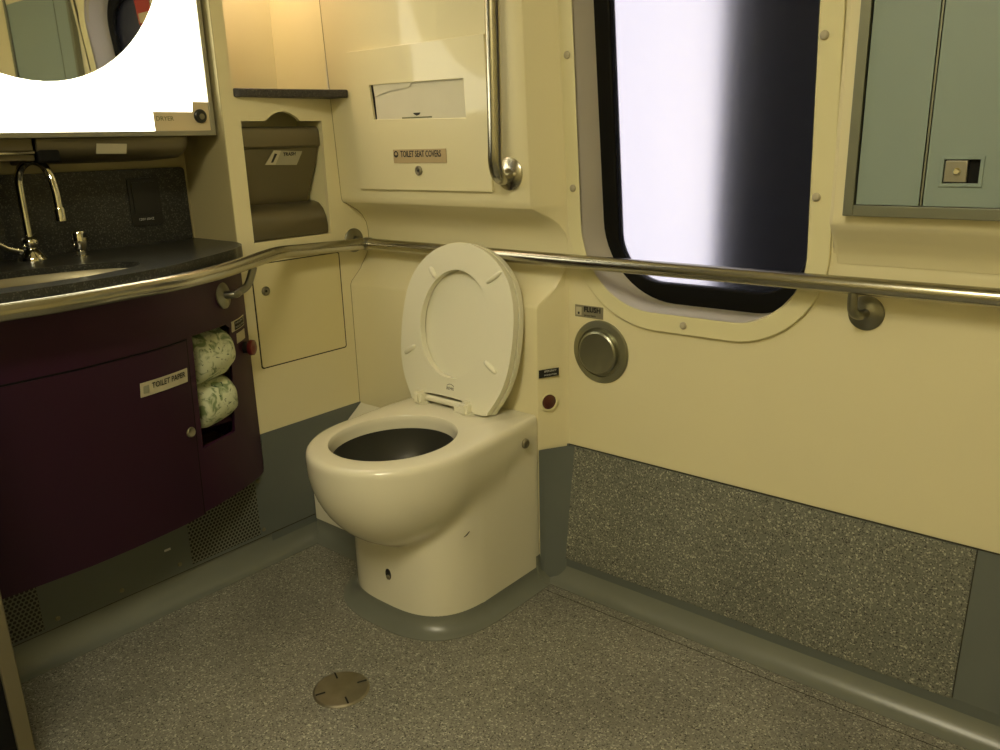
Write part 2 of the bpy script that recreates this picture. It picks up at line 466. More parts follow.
for pts in ([(W+.0004, y-.0004, z) for y, z, a_, b_ in prof[3:]],):
    o = mesh_obj('trim_8', tube(bmesh.new(), pts, .0009, 6), mat('seam_shadow_gap',(.26,.22,.11),.7)); tag(o, kind='structure')
o = mesh_obj('trim_9', tube(bmesh.new(), [(W+.0035,-1.15,.0735),(W+.0035,-.205,.0735)], .0012, 6), M['caulk']); tag(o, kind='structure')
# ------------------------------------------------------------------ window
win = root('window_1', (1.01, .1, .9)); win['kind'] = 'structure'
def rr4(a0, a1, b0, b1, rl, rr, n=14):
    out = []
    for cx, cy, r, s_ in ((a1-rr, b1-rr, rr, 0), (a0+rl, b1-rl, rl, 1), (a0+rl, b0+rl, rl, 2), (a1-rr, b0+rr, rr, 3)):
        for k in range(n+1):
            t = PI/2*(s_ + k/n); out.append((cx + r*math.cos(t), cy + r*math.sin(t)))
    res = []
    for i, p in enumerate(out):       # densify the straight runs so they follow the wall's belly
        q = out[(i+1) % len(out)]; d_ = math.hypot(q[0]-p[0], q[1]-p[1]); k = max(1, int(d_/.05))
        res += [(lerp(p[0],q[0],j/k), lerp(p[1],q[1],j/k)) for j in range(k)]
    return res
outer = rr4(.702, 1.328, .714, 1.785, .245, .20); inner = rr4(*WI[:4], .195, .15)
bm = planar(outer, [inner], cuts_b=[.9,1.1,1.3,1.45,1.7])
o = mesh_obj('window_trim', extrude_flat(bm, lambda a,b_: (a, fy(b_)-.009, b_), (0,.009,0)), M['cream2'], win, bevel=.003)
def GY(z): return .205-(z-.8)*.10
bm = bmesh.new()      # reveal ring
ri = inner; N = len(ri)
f = [bm.verts.new((a, fy(b_)-.008, b_)) for a, b_ in ri]; g = [bm.verts.new((a, GY(b_)+.004, b_)) for a, b_ in ri]
for i in range(N): bm.faces.new((f[i], f[(i+1)%N], g[(i+1)%N], g[i]))
mesh_obj('window_reveal', bm, M['reveal'], win, smooth=True, angle=60)
bm = planar(rrect(WI[0]-.005, WI[1]+.005, WI[2]-.005, WI[3]+.005, WI[4], 12), [rrect(.781, 1.250, .806, 1.69, .115, 12)])
mesh_obj('rubber_gasket', extrude_flat(bm, lambda a,b_: (a, GY(b_)-.012, b_), (0,.03,0)), M['black'], win, bevel=.006)
bm = planar(rrect(.774, 1.257, .799, 1.70, .115, 12))
mesh_obj('window_glass', extrude_flat(bm, lambda a,b_: (a, GY(b_)+.004, b_), (0,.004,0)), M['glass'], win)
for (x, z) in ((.722,1.331),(.722,1.036),(1.018,.736),(1.295,1.318),(1.296,1.027)):
    y = fy(z)-.009
    bm = lathe(bmesh.new(), [(.0085,0),(.0085,.002),(.0065,.0045),(.003,.0055),(0,.0055)], (x,y,z), (0,-1,0), 16)
    mesh_obj('screw', bm, M['screw_cream'], win, smooth=True, angle=50)
# emergency stickers high on the glass
st_ = mesh_obj('safety_sticker', extrude_flat(planar(rrect(.935,1.085,1.595,1.70,.012,4)), lambda a,b_: (a, GY(b_)+.0025, b_), (0,.001,0)), M['sticker_red'], win)
mesh_obj('sticker_band', extrude_flat(planar(rrect(.945,1.075,1.603,1.637,.006,3)), lambda a,b_: (a, GY(b_)+.0018, b_), (0,.0005,0)), M['sticker_cream'], st_)
# station light outside: tall lit panel of the platform, standing off the train
stn = root('platform_light', (.93,.40,0.4), 'tall lit panel outside seen blurred behind the left half of the frosted window', 'light panel')
mesh_obj('light_diffuser', bx(-.10,.875,.50,.52,.3,2.05), M['station'], stn)
mesh_obj('lamp_housing', bx(-.13,.89,.521,.56,.25,2.1), M['black'], stn)

# ------------------------------------------------------------------ toilet
def sgnpow(v, e): return math.copysign(abs(v)**e, v)
def ray_super(cx, cy, a, b, n, ox, oy, th):
    """radius from origin (ox,oy) along th to superellipse"""
    dx, dy = math.cos(th), math.sin(th); lo, hi = 0.0, 1.2
    for _ in range(40):
        m_ = (lo+hi)/2; x = (ox+dx*m_-cx)/a; y = (oy+dy*m_-cy)/b
        if abs(x)**n+abs(y)**n < 1: lo = m_
        else: hi = m_
    return lo
OX, OY = TX, -.22
def body_r(th, shrink=0.0):
    # pedestal: straight sides, squared rear at y=.003, superelliptic front
    dx, dy = math.cos(th), math.sin(th)
    a = .195
    cand = 10
    if abs(dx) > 1e-6: cand = min(cand, a/abs(dx))
    if dy > 1e-6: cand = min(cand, (.003-OY)/dy)
    if dy < 0:
        cand = min(cand, max(.05, ray_super(TX, -.378+.20, .195, .20, 2.9, OX, OY, th)))
    return cand
BX, BY, BA, BB = .4755, -.300, .2075, .240
def bowl_r(th, s, z):
    if s < .02: return 0
    q = .1955 if z > .395 else max(.02, .1955-(.395-z)*.36)
    aa, bb = BA*s, BB*s
    dx, dy = math.cos(th), math.sin(th); lo, hi = 0.0, 1.2
    for _ in range(40):
        m_ = (lo+hi)/2; x = OX+dx*m_; y = OY+dy*m_
        if y < BY: ok = (abs(x-BX)/aa)**2.05+(abs(y-BY)/bb)**2.05 < 1
        else:
            t = min(1, (y-BY)/.30); sm = t*t*(1.6-.6*t)
            ok = abs(x-lerp(BX,TX,t)) < lerp(aa, q, sm) and y < .003
        if ok: lo = m_
        else: hi = m_
    return lo
def bowl_scale(z):
    if z >= .435: return 1.0
    t = (.435-z)/.235
    return math.sqrt(max(0, 1-t**1.97)) if t < 1 else 0
def smax(a, b, k):
    h = max(k-abs(a-b), 0)/k
    return max(a, b)+h*h*k*.25
toilet = root('toilet', (TX, -.2, 0), 'cream floor-standing toilet with its seat raised, against the moulded wall panel', 'toilet')
NT = 120
ths = [2*PI*k/NT for k in range(NT)]
# add the exact rear corners
ca = math.atan2(.003-OY, .195)
ths[min(range(NT), key=lambda i: abs(ths[i]-ca))] = ca
ths[min(range(NT), key=lambda i: abs(ths[i]-(PI-ca)))] = PI-ca
bm = bmesh.new(); rings = []
zl = [.002,.03,.06,.09,.12,.15,.17,.18,.1985,.201,.2035,.206,.2085,.211,.2135,.2165,.220,.224,.229,.235,.243,.252,.262,.275,.29,.31,.33,.35,.37,.39,.41,.43,.445,.455,.463,.468,.4705]
for z in zl:
    ring = []
    edge = 0
    if z > .455: edge = .016*(1-math.sqrt(max(0, 1-((z-.4545)/.016)**2)))
    for th in ths:
        r1 = body_r(th)
        s = bowl_scale(z)
        r = r1
        if s > .02: r = smax(r1, bowl_r(th, s, z), .016 if math.sin(th) < .45 else .001)
        # the bowl flares back towards the rear corners on both flanks
        r -= edge
        x = OX+math.cos(th)*r; y = OY+math.sin(th)*r
        if edge and y > -.02: y = min(.003, y+edge*abs(math.sin(th)))
        ring.append(bm.verts.new((x, y, z)))
    rings.append(ring)
# deck and opening
HX, HY, HA, HB = .467, -.319, .147, .163
for (s, z) in ((1.03,.4712),(1.0,.4700),(.985,.466),(.975,.455),(.965,.435),(.955,.425)):
    rings.append([bm.verts.new((HX+HA*s*math.cos(t), HY+HB*s*math.sin(t), z)) for t in ths])
# re-time deck ring so verts line up by direction from the hole centre (twist free)
for i in range(len(rings)-1):
    A, B = rings[i], rings[i+1]
    for k in range(NT): bm.faces.new((A[k], A[(k+1)%NT], B[(k+1)%NT], B[k]))
P = []
angs = [PI-.02+k*(PI+.04+ca-.02)/90 for k in range(91)]
pp = [(OX+math.cos(t)*body_r(t), OY+math.sin(t)*body_r(t)) for t in angs]
for i, (x, y) in enumerate(pp):
    x0, y0 = pp[max(i-1,0)]; x1, y1 = pp[min(i+1,len(pp)-1)]
    L_ = math.hypot(x1-x0, y1-y0); P.append((x, y, (y1-y0)/L_, -(x1-x0)/L_))
cove([(x-nx*.001, y-ny*.001, nx, ny) for x,y,nx,ny in P], .042, .05, 'baseboard_1')
bowl_body = mesh_obj('bowl', bm, M['ceramic'], toilet, smooth=True, angle=42)
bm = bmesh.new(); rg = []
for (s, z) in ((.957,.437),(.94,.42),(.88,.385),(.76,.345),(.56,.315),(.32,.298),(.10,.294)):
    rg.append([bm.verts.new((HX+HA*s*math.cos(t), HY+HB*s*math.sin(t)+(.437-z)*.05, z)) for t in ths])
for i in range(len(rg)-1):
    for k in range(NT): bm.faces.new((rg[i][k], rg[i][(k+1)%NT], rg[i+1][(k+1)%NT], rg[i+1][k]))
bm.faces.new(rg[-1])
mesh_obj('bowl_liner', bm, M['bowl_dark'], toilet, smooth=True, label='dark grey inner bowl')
# side bolt
bm = lathe(bmesh.new(), [(.0125,0),(.0125,.005),(.0115,.0075),(.008,.0085),(.008,.006),(0,.006)], (.6615,-.058,.415), (1,0,0), 24)
mesh_obj('side_bolt', bm, M['screw'], toilet, smooth=True, angle=30)
# front fixing recess
bm = lathe(bmesh.new(), [(.0,.0),(.0095,0),(.0105,.0012),(.0095,.002),(0,.002)], (.478,-.3765,.128), (0,-1,0), 24)
for v in bm.verts: v.co.z = .128+(v.co.z-.128)*1.5
mesh_obj('fixing_recess', bm, M['blackplastic'], toilet, smooth=True, angle=30)
bm = lathe(bmesh.new(), [(.006,0),(.006,.003),(.003,.005),(0,.005)], (.479,-.378,.121), (0,-1,0), 16)
mesh_obj('fixing_bolt', bm, M['screw'], toilet, smooth=True, angle=30)
bm = bmesh.new(); tube(bm, [(.656,-.268,.254),(.6562,-.278,.249),(.656,-.288,.247)], [.0008,.0016,.0006], 6)
mesh_obj('chip_mark', bm, M['blackplastic'], toilet)

# seat, lid, hinge ------------------------------------------------
SL = .195; SN = math.hypot(1, SL)
def seatp(x, u, w=0.0):   # u up the raised seat, w out of its face towards the room
    uy, uz = SL/SN, 1/SN
    return (x, -.080+u*uy-w*uz, .490+u*uz+w*uy)
us = [-.016,-.008,0,.02,.055,.085,.115,.15,.18,.215,.25,.28,.31,.335,.36,.38,.395,.406,.413,.416]
hw = [.134,.139,.143,.157,.176,.186,.1925,.1955,.1965,.1955,.192,.186,.175,.161,.139,.115,.089,.060,.031,0]
def seat_outline(g=0.0, notch=True):
    SXc = .4325
    R = [(SXc+interp(u,us,hw)+g, u) for u in us[:-1]]
    top = [(SXc, us[-1]+g)]
    L = [(SXc-interp(u,us,hw)-g, u) for u in reversed(us[:-1])]
    out = R+top+L
    if notch: out += [(.322,-.016),(.322,.012),(.513,.012),(.513,-.016)]
    # smooth the curve part with extra points
    return out
def smooth_poly(p, it=2):
    for _ in range(it):
        q = []
        for i in range(len(p)):
            a = p[i]; b_ = p[(i+1)%len(p)]
            q.append((a[0]*.75+b_[0]*.25, a[1]*.75+b_[1]*.25)); q.append((a[0]*.25+b_[0]*.75, a[1]*.25+b_[1]*.75))
        p = q
    return p
dirn = Vector(seatp(0,0,0))-Vector(seatp(0,0,1))
so = seat_outline(); nn = len(us)*2-1
so = smooth_poly(so, 2)
seat_hole = ellipse(.4275, .2035, .1205, .1415, 64)
bm = planar(so, [seat_hole])
seat_o = mesh_obj('seat', extrude_flat(bm, lambda a,b_: seatp(a,b_,.012), dirn*.019), M['seat'], toilet, bevel=.006)
bm = planar(smooth_poly(seat_outline(.0015, True), 2))
mesh_obj('lid', extrude_flat(bm, lambda a,b_: seatp(a,b_,-.0105), dirn*.016), M['seat'], toilet, bevel=.005)
for (a0, a1) in (((.326,.346),(.352,.318)), ((.573,.352),(.527,.320)), ((.296,.131),(.258,.104)), ((.546,.124),(.588,.099))):
    bm = bmesh.new(); p0 = Vector(seatp(*a0, .0125)); p1 = Vector(seatp(*a1, .0125)); mid = (p0+p1)/2
    tube(bm, [p0+(p1-p0)*t for t in (0,.06,.2,.5,.8,.94,1)], [.001,.0045,.0065,.0075,.0065,.0045,.001], 12)
    mesh_obj('bumper', bm, M['seat'], seat_o, smooth=True)
# maker's small mark at the foot of the seat
pm = Vector(seatp(.437,.0345,.0123)); ud = Vector(seatp(0,1,0))-Vector(seatp(0,0,0))
text_obj('BEMIS', .0105, pm, (1,0,0), ud, M['ink'], seat_o, 'lettering', 'CENTER', .0002)
bm = bmesh.new(); tube(bm, [seatp(.437+.013*math.cos(t), .038+.0085*math.sin(t), .0123) for t in [PI*(.12+.76*k/10) for k in range(11)]], .0007, 6)
mesh_obj('maker_arc', bm, M['ink'], seat_o)
# hinge
bm = bmesh.new(); tube(bm, [seatp(.350,-.004,.004), seatp(.488,-.004,.004)], .0088, 16)
box(bm, .462,.487,-.100,-.080,.4715,.487)
mesh_obj('hinge_bar', bm, M['seat'], toilet, smooth=True, angle=40)
for xx in (.335, .503):
    bm = bmesh.new(); box(bm, xx-.0135, xx+.0135, -.114,-.066,.4705,.507)
    bmesh.ops.bevel(bm, geom=[e for e in bm.edges], offset=.007, segments=3, affect='EDGES')
    lathe(bm, [(.019,0),(.019,.004),(.015,.007),(0,.007)], (xx,-.088,.4700), (0,0,1), 24)
    mesh_obj('hinge_post', bm, M['seat'], toilet, smooth=True, angle=40)

# white box beside the toilet
bm = bmesh.new()
pf = [(.004,.376),(-.055,.332),(-.10,.292),(-.145,.240),(-.185,.185),(-.200,.155),(-.204,.140),(-.204,.058),(.004,.058)]
A = [bm.verts.new((W+.004,y,z)) for y,z in pf]; B = [bm.verts.new((.285,y,z)) for y,z in pf]
for i in range(len(pf)): bm.faces.new((A[i],A[(i+1)%len(pf)],B[(i+1)%len(pf)],B[i]))
bm.faces.new(A); bm.faces.new(B)
o = mesh_obj('pipe_cover', bm, M['ceramic'], bevel=.003)
tag(o, 'off-white sloping boxed cover filling the gap between the toilet and the left wall', 'cover')

# ------------------------------------------------------------------ handrail
hr = root('handrail', (0, .03, .87), 'long brushed steel handrail curving round the washbasin counter and along the window wall', 'handrail')
left = [(.285,-1.152,.884),(.289,-1.052,.884),(.294,-.953,.884),(.281,-.834,.884),(.258,-.698,.884),(.209,-.574,.884),(.131,-.443,.884),(.060,-.335,.883)]
lp = catmull(left, 8)
lp += catmull([(.060,-.335,.883),(.034,-.298,.881),(.014,-.262,.879),(.004,-.215,.876)], 5)[1:]
lp += [Vector((0,-.1,.872)), Vector((0,.022,.8685))]
mesh_obj('left_rail', tube(bmesh.new(), lp, .0168, 28), M['rail'], hr, smooth=True, angle=60)
mesh_obj('right_rail', tube(bmesh.new(), [(.010,.036,.868),(XM-.02,.036,.868)], .0165, 28), M['rail'], hr, smooth=True, angle=60)
bm = bmesh.new(); lathe(bm, [(0,-.014),(.0175,-.014),(.0185,-.011),(.0185,.009),(.0175,.012),(0,.012)], (.012,.036,.868), (1,0,0), 28)
tube(bm, [(0,.018,.8685),(.0005,.030,.868),(.006,.036,.868)], .0165, 24)
mesh_obj('rail_joint', bm, M['rail_dark'], hr, smooth=True, angle=40)
def flange(c, ax, r=.034, par=hr, mt='rail_dark'):
    bm = lathe(bmesh.new(), [(0,0),(r,0),(r,.003),(r*.93,.0055),(r*.55,.008),(r*.5,.009),(0,.009)], c, ax, 40)
    return mesh_obj('flange', bm, M[mt], par, smooth=True, angle=40)
flange((W,.030,.876), (1,0,0), .035)
mesh_obj('bracket_arm', tube(bmesh.new(), [(W+.006,.032,.880),(-.02,.033,.878),(-.004,.034,.870)], .010, 16), M['rail_dark'], hr, smooth=True)
def wall_bracket(x):
    mesh_obj('bracket_arm', tube(bmesh.new(), catmull([(x-.012,.036,.856),(x-.012,.036,.835),(x-.010,.040,.817),(x-.003,.056,.808),(x,.083,.807)],6), .0095, 16), M['rail_dark'], hr, smooth=True)
    flange((x,.0895,.807), (0,-1,0), .034)
wall_bracket(1.404); wall_bracket(2.35)

# vertical grab bar on the dispenser housing
gb = root('grab_bar', (.605,-.06,1.08), 'vertical stainless steel grab bar beside the seat cover dispenser, bent into a wall flange', 'grab bar')
gp = catmull([(.612,-.078,2.02),(.612,-.078,1.6),(.610,-.077,1.30),(.608,-.077,1.135)], 6) + catmull([(.608,-.077,1.135),(.606,-.0755,1.105),(.603,-.066,1.079),(.599,-.048,1.066),(.595,-.028,1.066),(.593,-.010,1.070)], 7)[1:]
mesh_obj('bar', tube(bmesh.new(), gp, .0168, 28), M['rail'], gb, smooth=True, angle=60)
flange((.593,-.0065,1.072), (0,-1,0), .039, gb, 'rail')

# ------------------------------------------------------------------ seat cover dispenser
def dy(z): return -.004-(z-1.01)*.041   # front of the housing
sd = root('seat_cover_dispenser', (.3,-.01,1.03), 'flush cream toilet seat cover dispenser panel with a slot, above the raised seat', 'dispenser')
bm = planar([(.052,1.029),(.542,1.029),(.542,1.388),(.052,1.388)], [[(.138,1.213),(.470,1.205),(.469,1.295),(.132,1.300)]])
mesh_obj('panel', extrude_flat(bm, lambda a,b_: (a, dy(b_)-.009, b_), (0,.009,0)), M['cream'], sd, bevel=.0015)
bm = bx(.143,.49,-.0165,-.0155,1.19,1.32)
for v in bm.verts: v.co.y = dy(v.co.z)-.001 + (v.co.y+.0155)
mesh_obj('slot_back', bm, M['paper'], sd, label='pale paper seen behind the slot')
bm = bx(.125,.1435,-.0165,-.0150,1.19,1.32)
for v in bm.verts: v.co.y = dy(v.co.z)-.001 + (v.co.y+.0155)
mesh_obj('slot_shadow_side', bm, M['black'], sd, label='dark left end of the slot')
sp_ = root('seat_cover_pack', (.29,-.02,1.21), 'stack of folded off-white paper seat covers inside the dispenser slot', 'paper covers')
bm = planar([(.148,1.213),(.4695,1.205),(.468,1.276),(.44,1.285),(.36,1.2895),(.30,1.2935),(.282,1.283),(.21,1.279),(.157,1.269),(.147,1.260)], cuts_b=[1.25])
mesh_obj('front_cover', extrude_flat(bm, lambda a,b_: (a, dy(b_)-.0042, b_), (0,.001,0)), M['paper'], sp_)
bm = planar([(.146,1.271),(.21,1.2825),(.276,1.2865),(.292,1.2985),(.143,1.300)])
mesh_obj('torn_edge', extrude_flat(bm, lambda a,b_: (a, dy(b_)-.0052, b_), (0,.0006,0)), M['paper'], sp_)
mesh_obj('fold_mark', extrude_flat(planar([(.285,1.224),(.312,1.224),(.308,1.219),(.298,1.2165),(.289,1.220)]), lambda a,b_: (a, dy(b_)-.0050, b_), (0,.0005,0)), M['ink'], sp_)
mesh_obj('printed_line', extrude_flat(planar([(.243,1.2145),(.352,1.2135),(.352,1.2100),(.243,1.2110)]), lambda a,b_: (a, dy(b_)-.0050, b_), (0,.0005,0)), mat('faded_green_print',(.16,.17,.09),.7), sp_)
def plate(name, x0, x1, z0, z1, yf, mt, par, d=.0015):
    bm = planar([(x0,z0),(x1,z0),(x1,z1),(x0,z1)])
    return mesh_obj(name, extrude_flat(bm, lambda a,b_: (a, yf(b_)-d, b_), (0,d,0)), mt, par)
df = lambda z: dy(z)-.009
lab = plate('label_plate', .203,.397,1.099,1.134, df, M['tag_tan'], sd)
text_obj('TOILET SEAT COVERS', .0225, (.2315,df(1.123)-.0017,1.1215), (1,0,0), (0,0,1), M['ink'], lab, 'lettering', 'LEFT', .0003, .0004, width=.148)
bm = lathe(bmesh.new(), [(.0085,0),(.0085,.0006),(.0055,.0006),(.0055,0)], (.214,df(1.122)-.0014,1.122), (0,-1,0), 20)
mesh_obj('label_symbol', bm, M['ink'], lab)
bm = lathe(bmesh.new(), [(0,0),(.0125,0),(.0125,.003),(.009,.005),(.007,.003),(0,.003)], (.294,df(1.08),1.080), (0,-1,0), 24)
lk = mesh_obj('lock', bm, M['screw'], sd, smooth=True, angle=30)
mesh_obj('keyhole', lathe(bmesh.new(), [(0,0),(.0035,0),(.0035,.0008),(0,.0008)], (.294,df(1.08)-.003,1.080), (0,-1,0), 12), M['ink'], lk)

# ------------------------------------------------------------------ flush button and signs on the window wall
fb = root('flush_button', (.79,.088,.64), 'large round brushed steel flush button on the wall below the window', 'button')
mesh_obj('escutcheon', lathe(bmesh.new(), [(0,0),(.0795,0),(.0795,.003),(.077,.006),(.062,.009),(.060,.006),(0,.006)], (.792,.0895,.640), (0,-1,0), 64), M['button'], fb, smooth=True, angle=25)
mesh_obj('push_cap', lathe(bmesh.new(), [(0,.004),(.054,.004),(.054,.018),(.050,.021),(0,.022)], (.792,.0895,.640), (0,-1,0), 64), M['button'], fb, smooth=True, angle=25)
fs = plate('flush_sign', .716,.798,.722,.752, lambda z: fy(z), M['tag_grey'], None)
tag(fs, 'small grey FLUSH sign on the cream wall just above the round flush button', 'sign')
text_obj('FLUSH', .018, (.743,.0862,.7425), (1,0,0), (0,0,1), M['ink'], fs, 'lettering', 'LEFT', .0003, .0005, width=.048)
text_obj('press here', .008, (.744,.0862,.7285), (1,0,0), (0,0,1), M['ink'], fs, 'lettering', 'LEFT', .0002)
mesh_obj('pictogram', bx(.720,.736,.0862,.0868,.727,.747), M['tag'], fs)
mesh_obj('pictogram_dot', bx(.7255,.7305,.0856,.0862,.729,.735), M['ink'], fs)

# emergency button in the flank of the toilet surround
def fl(y, z): return (lerp(.662,.690,(y-.015)/.06), y, z)
FN = Vector((.06,-.028,0)).normalized()
def flp(y, z, d=0.0): return Vector(fl(y, z))+FN*(d+.0005)
eb = root('emergency_button', tuple(flp(.030,.502)), 'dark red round push button recessed low in the wall flank right of the toilet', 'button')
mesh_obj('button_ring', lathe(bmesh.new(), [(.020,0),(.0245,0),(.0245,.0025),(.021,.003),(.0195,.001)], flp(.034,.502), FN, 32), M['cream2'], eb, smooth=True, angle=40)
mesh_obj('push_cap', lathe(bmesh.new(), [(0,0),(.0195,0),(.0195,.0015),(.017,.003),(0,.0035)], flp(.034,.502), FN, 32), M['dark_red'], eb, smooth=True, angle=40)
bm = bmesh.new(); vs = [bm.verts.new(flp(y,z,.0012)) for y,z in ((.008,.569),(.060,.569),(.060,.590),(.008,.590))]; bm.faces.new(vs)
es_ = mesh_obj('emergency_sign', bm, M['ink'], solid=.001); tag(es_, 'tiny black and white sign above the recessed dark red button right of the toilet', 'sign')
tdir = (Vector(fl(.06,.5))-Vector(fl(.01,.5)))
text_obj('EMERGENCY', .0075, flp(.0215,.585,.0032), tdir, (0,0,1), M['white'], es_, 'lettering', 'LEFT', .0002, width=.034)
text_obj('PUSH BUTTON', .0058, flp(.0215,.575,.0032), tdir, (0,0,1), M['white'], es_, 'lettering', 'LEFT', .0002, width=.034)

# ------------------------------------------------------------------ locker on the right
bm = bmesh.new()
hp = [(.090,.915),(.080,.935),(.060,.955),(.045,.970),(.037,.982),(.035,.99),(.035,ZM),(.0-.04+.0,ZM)]
hp = [(.0885,.900),(.085,.916),(.077,.930),(.062,.950),(.047,.967),(.038,.977),(.034,.986),(.034,.994),(.034,1.45),(.034,ZM)]
rows = []
for (y, z) in hp:
    yb = fy(z)-.0005
    t = 0 if z < .98 else 1
    x0 = 1.334
    rows.append([bm.verts.new((x0-.003, yb, z)), bm.verts.new((x0+.001, max(y+.006, min(yb,y+.006)), z)), bm.verts.new((x0+.009, y, z)), bm.verts.new((XM, y, z))])
for i in range(len(rows)-1):
    for k in range(3): bm.faces.new((rows[i][k], rows[i][k+1], rows[i+1][k+1], rows[i+1][k]))
o = mesh_obj('wall_locker_surround', bm, M['cream'], smooth=True, angle=30); tag(o, kind='structure')
lc = root('locker', (1.64,.03,1.0), 'grey-green metal wall locker with aluminium frame and a small latch, right of the window', 'locker')
LX0, LX1, LZ0, LZ1 = 1.366, 1.93, .999, 2.10
bm = bmesh.new()
box(bm, LX0, LX0+.018, .012,.034, LZ0, LZ1); box(bm, LX1-.018, LX1, .012,.034, LZ0, LZ1)
box(bm, LX0+.018, LX1-.018, .012,.034, LZ0, LZ0+.020); box(bm, LX0+.018, LX1-.018, .012,.034, LZ1-.018, LZ1)
mesh_obj('frame', bm, M['locker_frame'], lc, bevel=.0015)
mesh_obj('back_panel', bx(LX0+.018,LX1-.018,.028,.034,LZ0+.02,LZ1-.018), M['black'], lc)
mesh_obj('fixed_panel', bx(LX0+.021,1.4915,.018,.027,LZ0+.021,LZ1-.02), M['locker'], lc)
dr = mesh_obj('door', extrude_flat(planar([(1.4985,LZ0+.021),(LX1-.021,LZ0+.021),(LX1-.021,LZ1-.02),(1.4985,LZ1-.02)], [[(1.524,1.058),(1.580,1.058),(1.580,1.099),(1.524,1.099)]]), lambda a,b_: (a,.018,b_), (0,.009,0)), M['locker'], lc)
mesh_obj('door_edge', bx(1.4935,1.4965,.0185,.027,LZ0+.021,LZ1-.02), M['locker_frame'], lc)
bm = planar([(1.519,1.053),(1.585,1.053),(1.585,1.104),(1.519,1.104)], [[(1.525,1.059),(1.579,1.059),(1.579,1.098),(1.525,1.098)]])
lt = mesh_obj('latch', extrude_flat(bm, lambda a,b_: (a,.015,b_), (0,.010,0)), M['locker'], lc, bevel=.001)
mesh_obj('latch_paddle', bx(1.5265,1.561,.0155,.024,1.0605,1.0965), mat('latch_steel',(.30,.29,.24),.35,metal=.7), lt, bevel=.0015)
mesh_obj('latch_pocket', bx(1.523,1.581,.0255,.0275,1.058,1.100), M['black'], lt)
mesh_obj('key_barrel', lathe(bmesh.new(), [(0,0),(.0062,0),(.0062,.0025),(.004,.0045),(0,.0045)], (1.5455,.0155,1.0785), (0,-1,0), 20), M['chrome'], lt, smooth=True, angle=30)

# ------------------------------------------------------------------ left wall furniture
sh = mesh_obj('corner_shelf', extrude_flat(planar(rrect(0,1,0,1,.02,2)), lambda a,b_: (0,0,0), (0,0,0)), None)
bpy.data.objects.remove(sh)
sp2 = [(-.288,-.324),(-.060,-.324),(-.038,-.322),(-.030,-.31),(-.012,-.20),(.018,-.075),(.034,-.034),(.038,-.024),(.034,-.016),(-.288,-.0145)]
bm = planar(sp2)
sh = mesh_obj('corner_shelf', extrude_flat(bm, lambda a,b_: (a,b_,1.274), (0,0,.021)), M['shelf'], bevel=.005)
tag(sh, 'dark grey solid-surface corner shelf under the lit niche, above the paper towel unit', 'shelf')
nl = root('niche_lamp', (-.15,-.16,1.785), 'small warm lamp in the roof of the corner niche above the shelf', 'lamp')
mesh_obj('diffuser', bx(-.22,-.09,-.25,-.09,1.784,1.792), M['niche_light'], nl)
mesh_obj('housing', bx(-.225,-.085,-.255,-.085,1.792,1.799), M['alu'], nl)

# towel unit
td = root('towel_dispenser', (-.08,-.18,.905), 'bronze steel unit with a flap and rounded lower cover, in the recess under the shelf', 'dispenser')
pf = [(-.062,1.202),(-.056,1.192),(-.054,1.165),(-.054,1.150),(-.064,1.146),(-.078,1.10),(-.098,1.05),(-.112,1.01),(-.116,.985),(-.155,.985),(-.155,1.202)]
bm = bmesh.new(); A = [bm.verts.new((x,-.304,z)) for x,z in pf]; B = [bm.verts.new((x,-.055 if z > 1.12 else -.055-(1.12-z)*.13,z)) for x,z in pf]
for i in range(len(pf)): bm.faces.new((A[i],A[(i+1)%len(pf)],B[(i+1)%len(pf)],B[i]))
bm.faces.new(A); bm.faces.new(B)
fp = mesh_obj('flap', bm, M['dispenser'], td, bevel=.004)
pf = [(-.052,.907),(-.0505,.93),(-.055,.955),(-.066,.977),(-.083,.992),(-.105,.998),(-.155,.998),(-.155,.907)]
bm = bmesh.new(); A = [bm.verts.new((x,-.308,z)) for x,z in pf]; B = [bm.verts.new((x,-.0545,z)) for x,z in pf]
for i in range(len(pf)): bm.faces.new((A[i],A[(i+1)%len(pf)],B[(i+1)%len(pf)],B[i]))
bm.faces.new(A); bm.faces.new(B)
mesh_obj('lower_cover', bm, M['dispenser'], td, bevel=.003)
# slanted label on the flap
def fx(z): return interp(z, [1.05,1.10,1.146],[-.098,-.078,-.064])+.0015
def fplate(name, pts, mt, par, d=.001):
    bm = bmesh.new(); vs = [bm.verts.new((fx(z)+d, y, z)) for y, z in pts]; bm.faces.new(vs)
    return mesh_obj(name, bm, mt, par, solid=.0008)
lp_ = fplate('label_plate', [(-.232,1.104),(-.128,1.100),(-.113,1.136),(-.208,1.141)], mat('bronze_label',(.34,.32,.22),.5), fp)
fplate('pictogram_plate', [(-.231,1.1045),(-.199,1.103),(-.184,1.139),(-.207,1.1405)], M['tag'], lp_, .0018)
text_obj('TRASH', .0135, (fx(1.129)+.002,-.176,1.129), (0,1,.02), (.35,0,1), M['ink'], lp_, 'lettering', 'LEFT', .0003, .0004)
bm = bmesh.new()
for pts, mt_ in (([(-.214,1.109),(-.207,1.109),(-.196,1.131),(-.204,1.133)], 0),):
    vs = [bm.verts.new((fx(z)+.0028, y, z)) for y, z in pts]; bm.faces.new(vs)
mesh_obj('pictogram', bm, M['ink'], lp_, solid=.0006)

